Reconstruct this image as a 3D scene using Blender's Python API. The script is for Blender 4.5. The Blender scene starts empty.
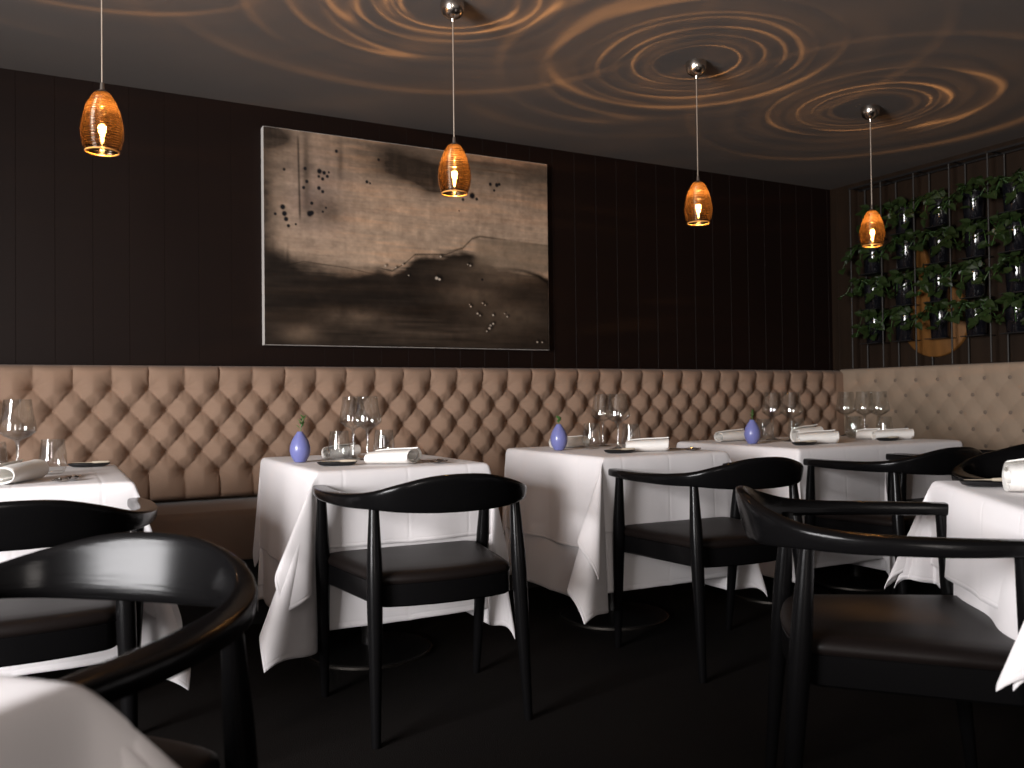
import bpy, bmesh, math, random
import numpy as np
from mathutils import Vector, Matrix, noise as mnoise
R = math.radians
PI = math.pi
random.seed(7)
sc = bpy.context.scene
COL = sc.collection

# ------------------------------------------------------------------ materials
def mat(name, color=(.5, .5, .5), rough=.5, metal=0, spec=.5, bump=None, vary=None, coat=0, sheen=0, subs=0):
    m = bpy.data.materials.new(name); m.use_nodes = True
    nt = m.node_tree; b = nt.nodes['Principled BSDF']
    b.inputs['Base Color'].default_value = (*color, 1)
    b.inputs['Roughness'].default_value = rough
    b.inputs['Metallic'].default_value = metal
    b.inputs['Specular IOR Level'].default_value = spec
    b.inputs['Coat Weight'].default_value = coat
    b.inputs['Sheen Weight'].default_value = sheen
    if subs:
        b.inputs['Subsurface Weight'].default_value = subs
        b.inputs['Subsurface Scale'].default_value = .01
    tc = nt.nodes.new('ShaderNodeTexCoord')
    if vary:                       # (scale xyz, amount)
        mp = nt.nodes.new('ShaderNodeMapping'); mp.inputs['Scale'].default_value = vary[0]
        n = nt.nodes.new('ShaderNodeTexNoise'); n.inputs['Scale'].default_value = 1; n.inputs['Detail'].default_value = 4
        mx = nt.nodes.new('ShaderNodeMix'); mx.data_type = 'RGBA'
        k = vary[1]
        mx.inputs[6].default_value = (*[c * (1 - k) for c in color], 1)
        mx.inputs[7].default_value = (*[min(1, c * (1 + k)) for c in color], 1)
        nt.links.new(tc.outputs['Object'], mp.inputs[0]); nt.links.new(mp.outputs[0], n.inputs['Vector'])
        nt.links.new(n.outputs['Fac'], mx.inputs[0]); nt.links.new(mx.outputs[2], b.inputs['Base Color'])
    if bump:                       # (scale xyz, strength, distance)
        mp = nt.nodes.new('ShaderNodeMapping'); mp.inputs['Scale'].default_value = bump[0]
        n = nt.nodes.new('ShaderNodeTexNoise'); n.inputs['Scale'].default_value = 1; n.inputs['Detail'].default_value = 3
        bp = nt.nodes.new('ShaderNodeBump'); bp.inputs['Strength'].default_value = bump[1]; bp.inputs['Distance'].default_value = bump[2]
        nt.links.new(tc.outputs['Object'], mp.inputs[0]); nt.links.new(mp.outputs[0], n.inputs['Vector'])
        nt.links.new(n.outputs['Fac'], bp.inputs['Height']); nt.links.new(bp.outputs[0], b.inputs['Normal'])
    return m

def thin_fresnel(nt, f0_):
    # Schlick reflectance of a thin sheet, the same from both sides
    lw = nt.nodes.new('ShaderNodeLayerWeight'); lw.inputs[0].default_value = .5
    p = nt.nodes.new('ShaderNodeMath'); p.operation = 'POWER'; p.inputs[1].default_value = 4.0
    ml = nt.nodes.new('ShaderNodeMath'); ml.operation = 'MULTIPLY_ADD'; ml.inputs[1].default_value = .75; ml.inputs[2].default_value = f0_
    nt.links.new(lw.outputs['Facing'], p.inputs[0]); nt.links.new(p.outputs[0], ml.inputs[0])
    return ml.outputs[0]

def thin_glass(name, tint=(.97, .98, .98), gloss=1.0):
    m = bpy.data.materials.new(name); m.use_nodes = True
    nt = m.node_tree; nt.nodes.clear()
    o = nt.nodes.new('ShaderNodeOutputMaterial'); mx = nt.nodes.new('ShaderNodeMixShader')
    t = nt.nodes.new('ShaderNodeBsdfTransparent'); t.inputs[0].default_value = (*tint, 1)
    g = nt.nodes.new('ShaderNodeBsdfGlossy'); g.inputs['Roughness'].default_value = .02
    nt.links.new(thin_fresnel(nt, .08 * gloss), mx.inputs[0])
    nt.links.new(t.outputs[0], mx.inputs[1]); nt.links.new(g.outputs[0], mx.inputs[2]); nt.links.new(mx.outputs[0], o.inputs[0])
    return m

M = {}
M['wall'] = mat('dark_brown_panel', (.0088, .0044, .0032), .5, spec=.12, vary=((3, 3, .8), .25), bump=((60, 60, 4), .08, .002))
M['wallr'] = mat('dark_wood_plank', (.018, .0105, .0062), .55, spec=.15, vary=((2, 9, 1.2), .6), bump=((20, 60, 3), .15, .002))
M['ceil'] = mat('grey_ceiling_paint', (.150, .134, .124), .9, spec=.15, vary=((2, 2, 2), .08))
M['plain'] = mat('plaster', (.30, .28, .26), .9, spec=.1)
M['carpet'] = mat('black_carpet', (.0085, .0072, .0066), .98, spec=.05, vary=((260, 260, 260), .7), bump=((320, 320, 320), .6, .006))
M['velvet'] = mat('taupe_velvet', (.268, .175, .121), .8, spec=.2, sheen=.07, vary=((9, 9, 9), .10), bump=((140, 140, 140), .12, .002))
M['velvet2'] = mat('beige_velvet', (.30, .225, .162), .8, spec=.2, sheen=.10, vary=((9, 9, 9), .08), bump=((140, 140, 140), .12, .002))
M['seatvel'] = mat('brown_seat_velvet', (.17, .115, .084), .75, spec=.25, sheen=.2, vary=((7, 7, 7), .12))
M['plinth'] = mat('black_plinth', (.008, .007, .007), .7)
M['black'] = mat('black_lacquered_ash', (.0036, .0034, .0036), .22, spec=.15, bump=((150, 14, 150), .12, .0008))
M['rail_wood'] = mat('black_ash_rail', (.0036, .0034, .0036), .20, spec=.14, bump=((9, 30, 170), .35, .0010))
M['leather'] = mat('dark_brown_leather', (.0075, .0052, .0046), .45, spec=.16, bump=((160, 160, 160), .12, .001))
M['napkin'] = mat('white_napkin', (.86, .84, .80), .85, spec=.2, bump=((400, 400, 400), .15, .001))
M['bluevase'] = mat('periwinkle_glaze', (.165, .18, .42), .28, spec=.5, vary=((30, 30, 30), .06), coat=.2)
M['sprig'] = mat('green_sprig', (.055, .14, .03), .5)
M['leaf'] = mat('ivy_leaf', (.019, .033, .0085), .42, spec=.35, vary=((14, 14, 14), .5))
M['soil'] = mat('soil', (.012, .009, .007), .95)
M['pot'] = mat('glossy_black_pot', (.006, .006, .008), .08, spec=.7)
M['rod'] = mat('dark_steel', (.030, .027, .024), .5, metal=.3)
M['rail'] = mat('black_steel', (.012, .011, .011), .5, metal=.3)
M['chrome'] = mat('brushed_nickel', (.62, .56, .50), .22, metal=1)
M['steel'] = mat('polished_steel', (.50, .47, .45), .16, metal=1)
M['cord'] = mat('silver_cord', (.42, .34, .27), .4, metal=.3)
M['oak'] = mat('rough_oak', (.155, .066, .015), .6, spec=.3, vary=((5, 26, 4), .5), bump=((10, 80, 10), .3, .002))
M['dish'] = mat('black_slate', (.009, .009, .010), .35)
M['bone'] = mat('pale_handle', (.55, .47, .36), .4)
M['canvas'] = mat('canvas_side', (.62, .58, .54), .8)
M['glass'] = thin_glass('clear_glass')
M['stem'] = thin_glass('stem_glass', (.93, .94, .94), 4.0)
M['pane'] = thin_glass('window_pane', (.96, .97, .98))
M['frame'] = mat('dark_window_frame', (.02, .02, .02), .4)
M['basem'] = mat('dark_metal_base', (.03, .028, .027), .3, metal=.6)

def cloth_mat():
    m = mat('white_linen', (.80, .765, .765), .82, spec=.2, sheen=.1)
    nt = m.node_tree; b = nt.nodes['Principled BSDF']
    uv = nt.nodes.new('ShaderNodeUVMap'); sx = nt.nodes.new('ShaderNodeSeparateXYZ')
    nt.links.new(uv.outputs[0], sx.inputs[0])
    h = None
    for ax in (0, 1):              # pressed fold lines and the stitched hem, as relief
        for pos in (.335, .5, .665):
            a = nt.nodes.new('ShaderNodeMath'); a.operation = 'SUBTRACT'; a.inputs[1].default_value = pos
            c = nt.nodes.new('ShaderNodeMath'); c.operation = 'ABSOLUTE'
            d = nt.nodes.new('ShaderNodeMath'); d.operation = 'DIVIDE'; d.inputs[1].default_value = .006; d.use_clamp = True
            nt.links.new(sx.outputs[ax], a.inputs[0]); nt.links.new(a.outputs[0], c.inputs[0]); nt.links.new(c.outputs[0], d.inputs[0])
            if h is None: h = d
            else:
                e = nt.nodes.new('ShaderNodeMath'); e.operation = 'MULTIPLY'
                nt.links.new(h.outputs[0], e.inputs[0]); nt.links.new(d.outputs[0], e.inputs[1]); h = e
        for pos in (.014, .986):
            a = nt.nodes.new('ShaderNodeMath'); a.operation = 'SUBTRACT'; a.inputs[1].default_value = pos
            c = nt.nodes.new('ShaderNodeMath'); c.operation = 'ABSOLUTE'
            d = nt.nodes.new('ShaderNodeMath'); d.operation = 'DIVIDE'; d.inputs[1].default_value = .003; d.use_clamp = True
            nt.links.new(sx.outputs[ax], a.inputs[0]); nt.links.new(a.outputs[0], c.inputs[0]); nt.links.new(c.outputs[0], d.inputs[0])
            e = nt.nodes.new('ShaderNodeMath'); e.operation = 'MULTIPLY'
            nt.links.new(h.outputs[0], e.inputs[0]); nt.links.new(d.outputs[0], e.inputs[1]); h = e
    n = nt.nodes.new('ShaderNodeTexNoise'); n.inputs['Scale'].default_value = 9; n.inputs['Detail'].default_value = 3
    tc = nt.nodes.new('ShaderNodeTexCoord'); nt.links.new(tc.outputs['Object'], n.inputs['Vector'])
    ad = nt.nodes.new('ShaderNodeMath'); ad.operation = 'ADD'
    sc_ = nt.nodes.new('ShaderNodeMath'); sc_.operation = 'MULTIPLY'; sc_.inputs[1].default_value = 3.0
    nt.links.new(n.outputs['Fac'], sc_.inputs[0]); nt.links.new(h.outputs[0], ad.inputs[0]); nt.links.new(sc_.outputs[0], ad.inputs[1])
    bp = nt.nodes.new('ShaderNodeBump'); bp.inputs['Strength'].default_value = .5; bp.inputs['Distance'].default_value = .0013
    nt.links.new(ad.outputs[0], bp.inputs['Height']); nt.links.new(bp.outputs[0], b.inputs['Normal'])
    return m
M['cloth'] = cloth_mat()

def shade_mat():
    # amber ribbed glass: dark tint with wavy clear lines, put in to cast rings on the ceiling
    m = bpy.data.materials.new('amber_ribbed_glass'); m.use_nodes = True
    nt = m.node_tree; nt.nodes.clear(); N = nt.nodes.new; L = nt.links.new
    o = N('ShaderNodeOutputMaterial')
    tc = N('ShaderNodeTexCoord'); oi = N('ShaderNodeObjectInfo')
    mp = N('ShaderNodeMapping'); mp.inputs['Scale'].default_value = (3.2, 3.2, 118)
    ad = N('ShaderNodeVectorMath'); ad.operation = 'ADD'
    L(tc.outputs['Object'], mp.inputs[0]); L(mp.outputs[0], ad.inputs[0])
    sh = N('ShaderNodeMath'); sh.operation = 'MULTIPLY'; sh.inputs[1].default_value = 37.0
    L(oi.outputs['Random'], sh.inputs[0]); L(sh.outputs[0], ad.inputs[1])
    n = N('ShaderNodeTexNoise'); n.inputs['Scale'].default_value = 1.0; n.inputs['Detail'].default_value = .6
    L(ad.outputs[0], n.inputs['Vector'])
    cr = N('ShaderNodeValToRGB'); e = cr.color_ramp
    e.elements[0].position = .45; e.elements[0].color = (.055, .055, .055, 1)
    e.elements[1].position = .55; e.elements[1].color = (.055, .055, .055, 1)
    x = e.elements.new(.482); x.color = (.16, .16, .16, 1)
    x = e.elements.new(.50); x.color = (1, 1, 1, 1)
    x = e.elements.new(.518); x.color = (.16, .16, .16, 1)
    L(n.outputs['Fac'], cr.inputs[0])
    sp = N('ShaderNodeSeparateXYZ'); L(tc.outputs['Object'], sp.inputs[0])
    n2 = N('ShaderNodeTexNoise'); n2.inputs['Scale'].default_value = 18; L(tc.outputs['Object'], n2.inputs['Vector'])
    ph = N('ShaderNodeMath'); ph.operation = 'MULTIPLY_ADD'; ph.inputs[1].default_value = 900.0; L(sp.outputs[2], ph.inputs[0])
    w2 = N('ShaderNodeMath'); w2.operation = 'MULTIPLY'; w2.inputs[1].default_value = 9.0; L(n2.outputs['Fac'], w2.inputs[0]); L(w2.outputs[0], ph.inputs[2])
    sn = N('ShaderNodeMath'); sn.operation = 'SINE'; L(ph.outputs[0], sn.inputs[0])
    rb = N('ShaderNodeMapRange'); rb.inputs[1].default_value = -1; rb.inputs[2].default_value = 1; rb.inputs[3].default_value = .2; rb.inputs[4].default_value = 1.4; L(sn.outputs[0], rb.inputs[0])
    ribs = N('ShaderNodeMath'); ribs.operation = 'MULTIPLY'; ribs.use_clamp = True; L(cr.outputs[0], ribs.inputs[0]); L(rb.outputs[0], ribs.inputs[1])
    tint = N('ShaderNodeMix'); tint.data_type = 'RGBA'; tint.blend_type = 'MULTIPLY'; tint.inputs[0].default_value = 1
    tint.inputs[7].default_value = (1.0, .80, .58, 1); L(ribs.outputs[0], tint.inputs[6])
    t = N('ShaderNodeBsdfTransparent'); L(tint.outputs[2], t.inputs[0])
    g = N('ShaderNodeBsdfGlossy'); g.inputs['Roughness'].default_value = .12; g.inputs[0].default_value = (1, .86, .7, 1)
    tr = N('ShaderNodeBsdfTranslucent'); tr.inputs[0].default_value = (.9, .42, .12, 1)
    m1 = N('ShaderNodeMixShader'); m1.inputs[0].default_value = .004; L(t.outputs[0], m1.inputs[1]); L(tr.outputs[0], m1.inputs[2])
    m2 = N('ShaderNodeMixShader'); L(thin_fresnel(nt, .05), m2.inputs[0]); L(m1.outputs[0], m2.inputs[1]); L(g.outputs[0], m2.inputs[2])
    L(m2.outputs[0], o.inputs[0])
    return m
M['shade'] = shade_mat()

def emit(name, c, s):
    m = bpy.data.materials.new(name); m.use_nodes = True; nt = m.node_tree; nt.nodes.clear()
    o = nt.nodes.new('ShaderNodeOutputMaterial'); e = nt.nodes.new('ShaderNodeEmission')
    e.inputs[0].default_value = (*c, 1); e.inputs[1].default_value = s
    nt.links.new(e.outputs[0], o.inputs[0]); return m
M['filament'] = emit('glowing_filament', (1, .50, .15), 420)

# ------------------------------------------------------------------ mesh helpers
class MB:
    def __init__(s): s.v = []; s.f = []
    def add(s, vs, fs):
        k = len(s.v); s.v += [tuple(p) for p in vs]; s.f += [tuple(i + k for i in f) for f in fs]; return s
    def box(s, x0, x1, y0, y1, z0, z1, mtx=None):
        vs = [(x, y, z) for x in (x0, x1) for y in (y0, y1) for z in (z0, z1)]
        if mtx: vs = [tuple(mtx @ Vector(p)) for p in vs]
        return s.add(vs, [(0, 1, 3, 2), (4, 6, 7, 5), (0, 4, 5, 1), (2, 3, 7, 6), (0, 2, 6, 4), (1, 5, 7, 3)])
    def rings(s, rs, closed=True, cap=True):
        n = len(rs[0]); vs = [p for r in rs for p in r]; fs = []
        for i in range(len(rs) - 1):
            for j in range(n if closed else n - 1):
                k = (j + 1) % n
                fs.append((i * n + j, i * n + k, (i + 1) * n + k, (i + 1) * n + j))
        if cap and closed:
            fs.append(tuple(range(n - 1, -1, -1))); fs.append(tuple((len(rs) - 1) * n + j for j in range(n)))
        return s.add(vs, fs)
    def lathe(s, prof, n=32, c=(0, 0, 0), cap=True):
        return s.rings([[(c[0] + r * math.cos(2 * PI * j / n), c[1] + r * math.sin(2 * PI * j / n), c[2] + z) for j in range(n)] for r, z in prof], cap=cap)
    def tube(s, path, rad, n=12):
        rs = []; P = [Vector(p) for p in path]
        for i, p in enumerate(P):
            d = (P[min(i + 1, len(P) - 1)] - P[max(i - 1, 0)]).normalized()
            a = d.cross(Vector((0, 0, 1)) if abs(d.z) < .9 else Vector((1, 0, 0))).normalized(); b = d.cross(a)
            r = rad[i] if isinstance(rad, (list, tuple)) else rad
            rs.append([p + (a * math.cos(2 * PI * j / n) + b * math.sin(2 * PI * j / n)) * r for j in range(n)])
        return s.rings(rs)
    def build(s, name, m, parent=None, smooth=True, bevel=0, angle=40):
        me = bpy.data.meshes.new(name); me.from_pydata(s.v, [], s.f); me.validate()
        bm = bmesh.new(); bm.from_mesh(me); bmesh.ops.recalc_face_normals(bm, faces=bm.faces); bm.to_mesh(me); bm.free()
        if smooth:
            me.polygons.foreach_set('use_smooth', [True] * len(me.polygons))
            me.set_sharp_from_angle(angle=R(angle))
        o = bpy.data.objects.new(name, me); COL.objects.link(o)
        if m: me.materials.append(m)
        if parent: o.parent = parent
        if bevel:
            b = o.modifiers.new('bevel', 'BEVEL'); b.width = bevel; b.segments = 2; b.limit_method = 'ANGLE'
        return o

def tag(o, label=None, cat=None, group=None, kind=None):
    if label: o['label'] = label
    if cat: o['category'] = cat
    if group: o['group'] = group
    if kind: o['kind'] = kind
    return o
def empty(name, loc=(0, 0, 0), rz=0):
    o = bpy.data.objects.new(name, None); COL.objects.link(o); o.empty_display_size = .1
    o.location = loc; o.rotation_euler = (0, 0, rz); return o
def kids(o): return [c for c in bpy.data.objects if c.parent == o]
def copy_tree(o, parent=None):
    c = o.copy(); COL.objects.link(c)
    if parent: c.parent = parent
    for ch in kids(o): copy_tree(ch, c)
    return c
def struct(o): o['kind'] = 'structure'; return o

# ------------------------------------------------------------------ camera
H = .967; F = 862.0
YAW, PIT, ROLL = R(28.2), R(.96), R(.67)
f0 = Vector((math.sin(YAW) * math.cos(PIT), math.cos(YAW) * math.cos(PIT), math.sin(PIT)))
r0 = Vector((math.cos(YAW), -math.sin(YAW), 0)); u0 = r0.cross(f0)
rr = r0 * math.cos(ROLL) - u0 * math.sin(ROLL); uu = u0 * math.cos(ROLL) + r0 * math.sin(ROLL)
cd = bpy.data.cameras.new('camera'); cam = bpy.data.objects.new('camera', cd); COL.objects.link(cam)
mw = Matrix((rr, uu, -f0)).transposed().to_4x4(); mw.translation = Vector((0, 0, H)); cam.matrix_world = mw
cd.sensor_width = 36; cd.lens = F / 1024 * 36; cd.clip_start = .05
cd.dof.use_dof = True; cd.dof.focus_distance = 2.75; cd.dof.aperture_fstop = 4.5
sc.camera = cam

# ------------------------------------------------------------------ room shell
ZC = 2.455; YW = 4.4; XR = 5.0; XL = -2.7; YF = -2.6
struct(MB().box(XL - .1, XR + .1, YF - .1, YW + .1, -.08, 0).build('floor', M['carpet'], smooth=False))
struct(MB().box(XL - .1, XR + .1, YF - .1, YW + .1, ZC, ZC + .08).build('ceiling', M['ceil'], smooth=False))
def boards(a0, a1, step, first, g=.0013, d=.0012):
    """outline of vertical boards with V grooves: list of (along, depth)"""
    out = [(a0, 0)]; a = first
    while a < a1:
        if a > a0 + g: out += [(a - g, 0), (a - g * .2, d), (a + g * .2, d), (a + g, 0)]
        a += step
    return out + [(a1, 0)]
pr_ = boards(XL, XR, .1545, -.1327 - .1545 * 15)
b = MB(); b.rings([[(x, YW + dd, z) for x, dd in pr_] + [(XR, YW + .1, z), (XL, YW + .1, z)] for z in (0, ZC)])
struct(b.build('wall_back', M['wall'], smooth=False))
pr_ = boards(YF, YW, .19, YF + .1)
b = MB(); b.rings([[(XR + dd, y, z) for y, dd in pr_] + [(XR + .1, YW, z), (XR + .1, YF, z)] for z in (0, ZC)])
struct(b.build('wall_right', M['wallr'], smooth=False))
# left wall with a wide shop window, front wall with a narrower one for the added fill
WZ0, WZ1 = .55, 2.15
WA = (-.35, 1.5)
b = MB(); b.box(XL - .12, XL, YF, WA[0], 0, ZC).box(XL - .12, XL, WA[1], YW, 0, ZC)
b.box(XL - .12, XL, WA[0], WA[1], 0, WZ0).box(XL - .12, XL, WA[0], WA[1], WZ1, ZC)
struct(b.build('wall_left', M['plain'], smooth=False))
FX0, FX1 = -1.9, -.7
b = MB(); b.box(XL, FX0, YF - .12, YF, 0, ZC).box(FX1, XR, YF - .12, YF, 0, ZC).box(FX0, FX1, YF - .12, YF, 0, WZ0).box(FX0, FX1, YF - .12, YF, WZ1, ZC)
struct(b.build('wall_front', M['plain'], smooth=False))
def window(n, along0, along1, pos, axis, nbars):
    fr = MB(); w = .035
    def bar(a0, a1, z0, z1):
        if axis == 'y': fr.box(pos - .06, pos - .01, a0, a1, z0, z1)
        else: fr.box(a0, a1, pos - .06, pos - .01, z0, z1)
    bar(along0, along1, WZ0, WZ0 + w); bar(along0, along1, WZ1 - w, WZ1)
    for i in range(nbars + 1):
        a = along0 + (along1 - along0 - w) * i / nbars; bar(a, a + w, WZ0, WZ1)
    bar(along0, along1, 1.68, 1.71)
    o = struct(fr.build('window_%d' % n, M['frame'], smooth=False))
    p = MB()
    if axis == 'y': p.box(pos - .04, pos - .034, along0, along1, WZ0, WZ1)
    else: p.box(along0, along1, pos - .04, pos - .034, WZ0, WZ1)
    p.build('window_pane', M['pane'], o, smooth=False)
window(1, WA[0], WA[1], XL, 'y', 1); window(2, FX0, FX1, YF, 'x', 1)

# ------------------------------------------------------------------ lights
def area(name, loc, rot, sx, sy, power, color):
    l = bpy.data.lights.new(name, 'AREA'); l.shape = 'RECTANGLE'; l.size = sx; l.size_y = sy; l.energy = power; l.color = color
    o = bpy.data.objects.new(name, l); COL.objects.link(o); o.location = loc; o.rotation_euler = rot; return o
DAY = (1.0, .96, .95)
for nm, w_, pw in (('daylight_and_fill', WA, 590),):
    area(nm, (XL - .2, (w_[0] + w_[1]) / 2, (WZ0 + WZ1) / 2), (R(90), 0, R(-90)), w_[1] - w_[0], WZ1 - WZ0, pw, DAY)
area('daylight_and_fill', ((FX0 + FX1) / 2, YF - .2, (WZ0 + WZ1) / 2), (R(90), 0, R(0)), FX1 - FX0, WZ1 - WZ0, 72, (1.0, .89, .81))  # warm fill added behind the front window to lift the table fronts
w = bpy.data.worlds.new('sky'); sc.world = w; w.use_nodes = True
w.node_tree.nodes['Background'].inputs[0].default_value = (.75, .85, 1, 1); w.node_tree.nodes['Background'].inputs[1].default_value = .3

# ------------------------------------------------------------------ banquette
def tufted(name, L, z0, z1, rows, pitch, phase, amp, edge_amp, dimple, flat_end, m, parent, row_fade=True, step=.0058, power=.34):
    """height field s in [0,L], z in [z0,z1]; local x = s, local -y = out of the wall"""
    zs = rows; dz = (zs[0] - zs[-1]) / (len(zs) - 1)
    ns = int(L / step); nz = int((z1 - z0) / step)
    S, Z = np.meshgrid(np.linspace(0, L, ns + 1), np.linspace(z0, z1, nz + 1), indexing='ij')
    r = (zs[0] - Z) / dz                                   # row coordinate, 0 = top row
    c = (S - phase) / pitch
    def field(rc):
        # lattice: buttons at (row i, col + .5*(i%2)); p,q integer on seams
        p = c + rc / 2; q = c - rc / 2
        fp = p - np.floor(p); fq = q - np.floor(q)
        bul = np.clip(16 * fp * (1 - fp) * fq * (1 - fq), 0, 1)
        return bul, fp, fq
    bul, fp, fq = field(np.clip(r, 0, len(zs) - 1))
    # beyond the top and bottom rows the seams run vertically
    top = r < 0; bot = r > len(zs) - 1
    ct = c - np.floor(c); cb = (c + .5 * ((len(zs) - 1) % 2)); cb = cb - np.floor(cb)
    et = np.clip(-r, 0, None); eb = np.clip(r - (len(zs) - 1), 0, None)
    vt = np.clip(4 * ct * (1 - ct), 0, 1); vb = np.clip(4 * cb * (1 - cb), 0, 1)
    hgt = amp * bul ** power
    # distance to nearest button
    dmin = np.full(S.shape, 9.0)
    for i, zz in enumerate(zs):
        cc = c + .5 * (i % 2) ; dx = (cc - np.round(cc)) * pitch
        dmin = np.minimum(dmin, np.hypot(dx, Z - zz))
    deep = 1 - np.exp(-(dmin / .016) ** 1.2)
    wide = 1 - np.exp(-(dmin / .045) ** 1.5)
    base = edge_amp * wide
    h = hgt * (.35 + .65 * wide) + base + dimple * deep
    ht = amp * vt ** power * np.clip(.75 + .25 * (1 - et / 1.1), .4, 1) * (.35 + .65 * wide) + base + dimple * deep
    hb = amp * vb ** power * (.35 + .65 * wide) + base + dimple * deep
    # let the half-diamond under the lattice blend into the vertical pleats
    h = np.where(top, ht, np.where(bot, hb, h))
    # roll over at the top edge and the bottom edge
    full = amp + edge_amp + dimple
    roll_t = np.clip((z1 - Z) / .035, 0, 1); roll_b = np.clip((Z - z0) / .03, 0, 1)
    h = h * np.sqrt(np.clip(1 - (1 - roll_t) ** 2, 0, 1)) * np.sqrt(np.clip(1 - (1 - roll_b) ** 2, 0, 1))
    # gathers fanning out from the buttons
    for i, zz in enumerate(zs):
        cc = c + .5 * (i % 2); ix = np.round(cc); dx = (cc - ix) * pitch; dzz = Z - zz; d_ = np.hypot(dx, dzz)
        an = np.arctan2(dzz, dx); near = d_ <= dmin + 1e-9
        h = h + np.where(near, amp * .075 * np.sin(an * 11 + ix * 2.1 + i * 1.7 + 2 * np.sin(an * 3 + ix)) * np.exp(-(d_ / .042) ** 2) * np.clip(d_ / .014, 0, 1), 0)
    if flat_end:
        k = np.clip((S - (L - flat_end)) / .05, 0, 1); k = k * k * (3 - 2 * k)
        h = h * (1 - k) + full * .8 * k * np.sqrt(np.clip(1 - (1 - roll_t) ** 2, 0, 1))
    th = .05
    vs = np.stack([S, -h - th, Z], -1).reshape(-1, 3)
    n1 = nz + 1
    idx = np.arange((ns + 1) * n1).reshape(ns + 1, n1)
    fs = np.stack([idx[:-1, :-1], idx[1:, :-1], idx[1:, 1:], idx[:-1, 1:]], -1).reshape(-1, 4)
    b = MB(); b.v = [tuple(x) for x in vs.tolist()]; b.f = [tuple(x) for x in fs.tolist()]
    # closing strip: back and rim
    k = len(b.v)
    rim = list(idx[:, 0]) + list(idx[-1, 1:]) + list(idx[-2::-1, -1]) + list(idx[0, -2:0:-1])
    b.v += [(b.v[i][0], 0, b.v[i][2]) for i in rim]; n = len(rim)
    b.f += [(int(rim[j]), k + j, k + (j + 1) % n, int(rim[(j + 1) % n])) for j in range(n)]
    b.f.append(tuple(k + j for j in range(n)))
    o = b.build(name, m, parent, angle=75)
    btn = []
    for i, zz in enumerate(zs):
        x = phase - .5 * pitch * (i % 2)
        while x < L - (flat_end or 0) - .02:
            if x > .02: btn.append((x, zz))
            x += pitch
    return o, btn, th

def buttons(btn, th, m, back, first_n, r=.010):
    b = MB(); b.lathe([(.0005, -.006), (r * .6, -.0052), (r * .93, -.003), (r, 0), (r * .9, .003)], 12)
    b.v = [(x, z, y) for x, y, z in b.v]
    proto = None
    for i, (x, z) in enumerate(btn[:first_n]):
        if proto is None: o = proto = b.build('button', m, back)
        else:
            o = proto.copy(); COL.objects.link(o); o.parent = back
        o.location = (x, -th - .004, z)
    if len(btn) > first_n:
        mm = MB()
        for x, z in btn[first_n:]:
            mm.add([(p[0] + x, p[1] - th - .004, p[2] + z) for p in b.v], b.f)
        tag(mm.build('button', m, back), kind='stuff')

BX0, BXC, BYF = -.95, 4.875, 4.25
ZT = 1.137; ZS = .505
bq = empty('banquette', (BX0, YW - .09, 0))
tag(bq, 'long taupe velvet banquette with deep diamond tufting below the painting', 'banquette', 'upholstered banquettes')
rows = [1.032, .934, .836, .740, .648]
bk, btn, th = tufted('backrest', BXC - BX0 + .0, ZS + .01, ZT, rows, .1535, (.0895 - .1535 * 6) - BX0, .036, .014, .020, .10, M['velvet'], bq)
vis = sorted(btn, key=lambda t: t[0])
vis = [t for t in vis if t[0] > .7] + [t for t in vis if t[0] <= .7]
buttons(vis, th, M['velvet'], bk, 100)
def cushion(b, x0, x1, y0, y1, z0, z1, r=.03):
    # rounded slab: outline in y,z swept along x
    pts = []
    for (cy, cz, a0) in ((y0 + r, z1 - r, 180), (y1 - r, z1 - r, 90), (y1 - r, z0 + r * .3, 0), (y0 + r * .3, z0 + r * .3, -90)):
        q = r if cz > (z0 + z1) / 2 else r * .3
        for k in range(6):
            a = R(a0 - k * 18); pts.append((cy + q * math.cos(a), cz + q * math.sin(a)))
    b.rings([[(x, y, z) for y, z in pts] for x in (x0, x1)])
    return b
SY = 3.80
cushion(MB(), 0, XR - BX0 - .62, SY - (YW - .09), .035, .29, ZS).build('seat', M['seatvel'], bq)
MB().box(0, XR - BX0 - .62, SY + .05 - (YW - .09), .08, 0, .29).build('plinth', M['plinth'], bq, smooth=False)
MB().box(0, XR - BX0 - .03, -.001, .085, .02, ZT - .012).build('back_board', M['velvet'], bq, smooth=False)

bq2 = empty('banquette', (XR - .055, YW - .16, 0), R(-90))
tag(bq2, 'beige velvet banquette with shallow button tufting below the plant rack', 'banquette', 'upholstered banquettes')
rows2 = [1.056, .957, .852, .750, .652]
L2 = 3.6
bk2, btn2, th2 = tufted('backrest', L2, ZS + .01, ZT + .006, rows2, .1533, (YW - .16) - 3.95, .006, .008, .009, 0, M['velvet2'], bq2, power=.6)
M['btn2'] = mat('button_velvet', (.16, .12, .09), .7)
buttons(btn2, th2, M['btn2'], bk2, 100, r=.012)
cushion(MB(), 0.0, L2, -.60, -.035, .29, ZS).build('seat', M['seatvel'], bq2)
MB().box(.0, L2, -.55, .02, 0, .29).build('plinth', M['plinth'], bq2, smooth=False)

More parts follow.
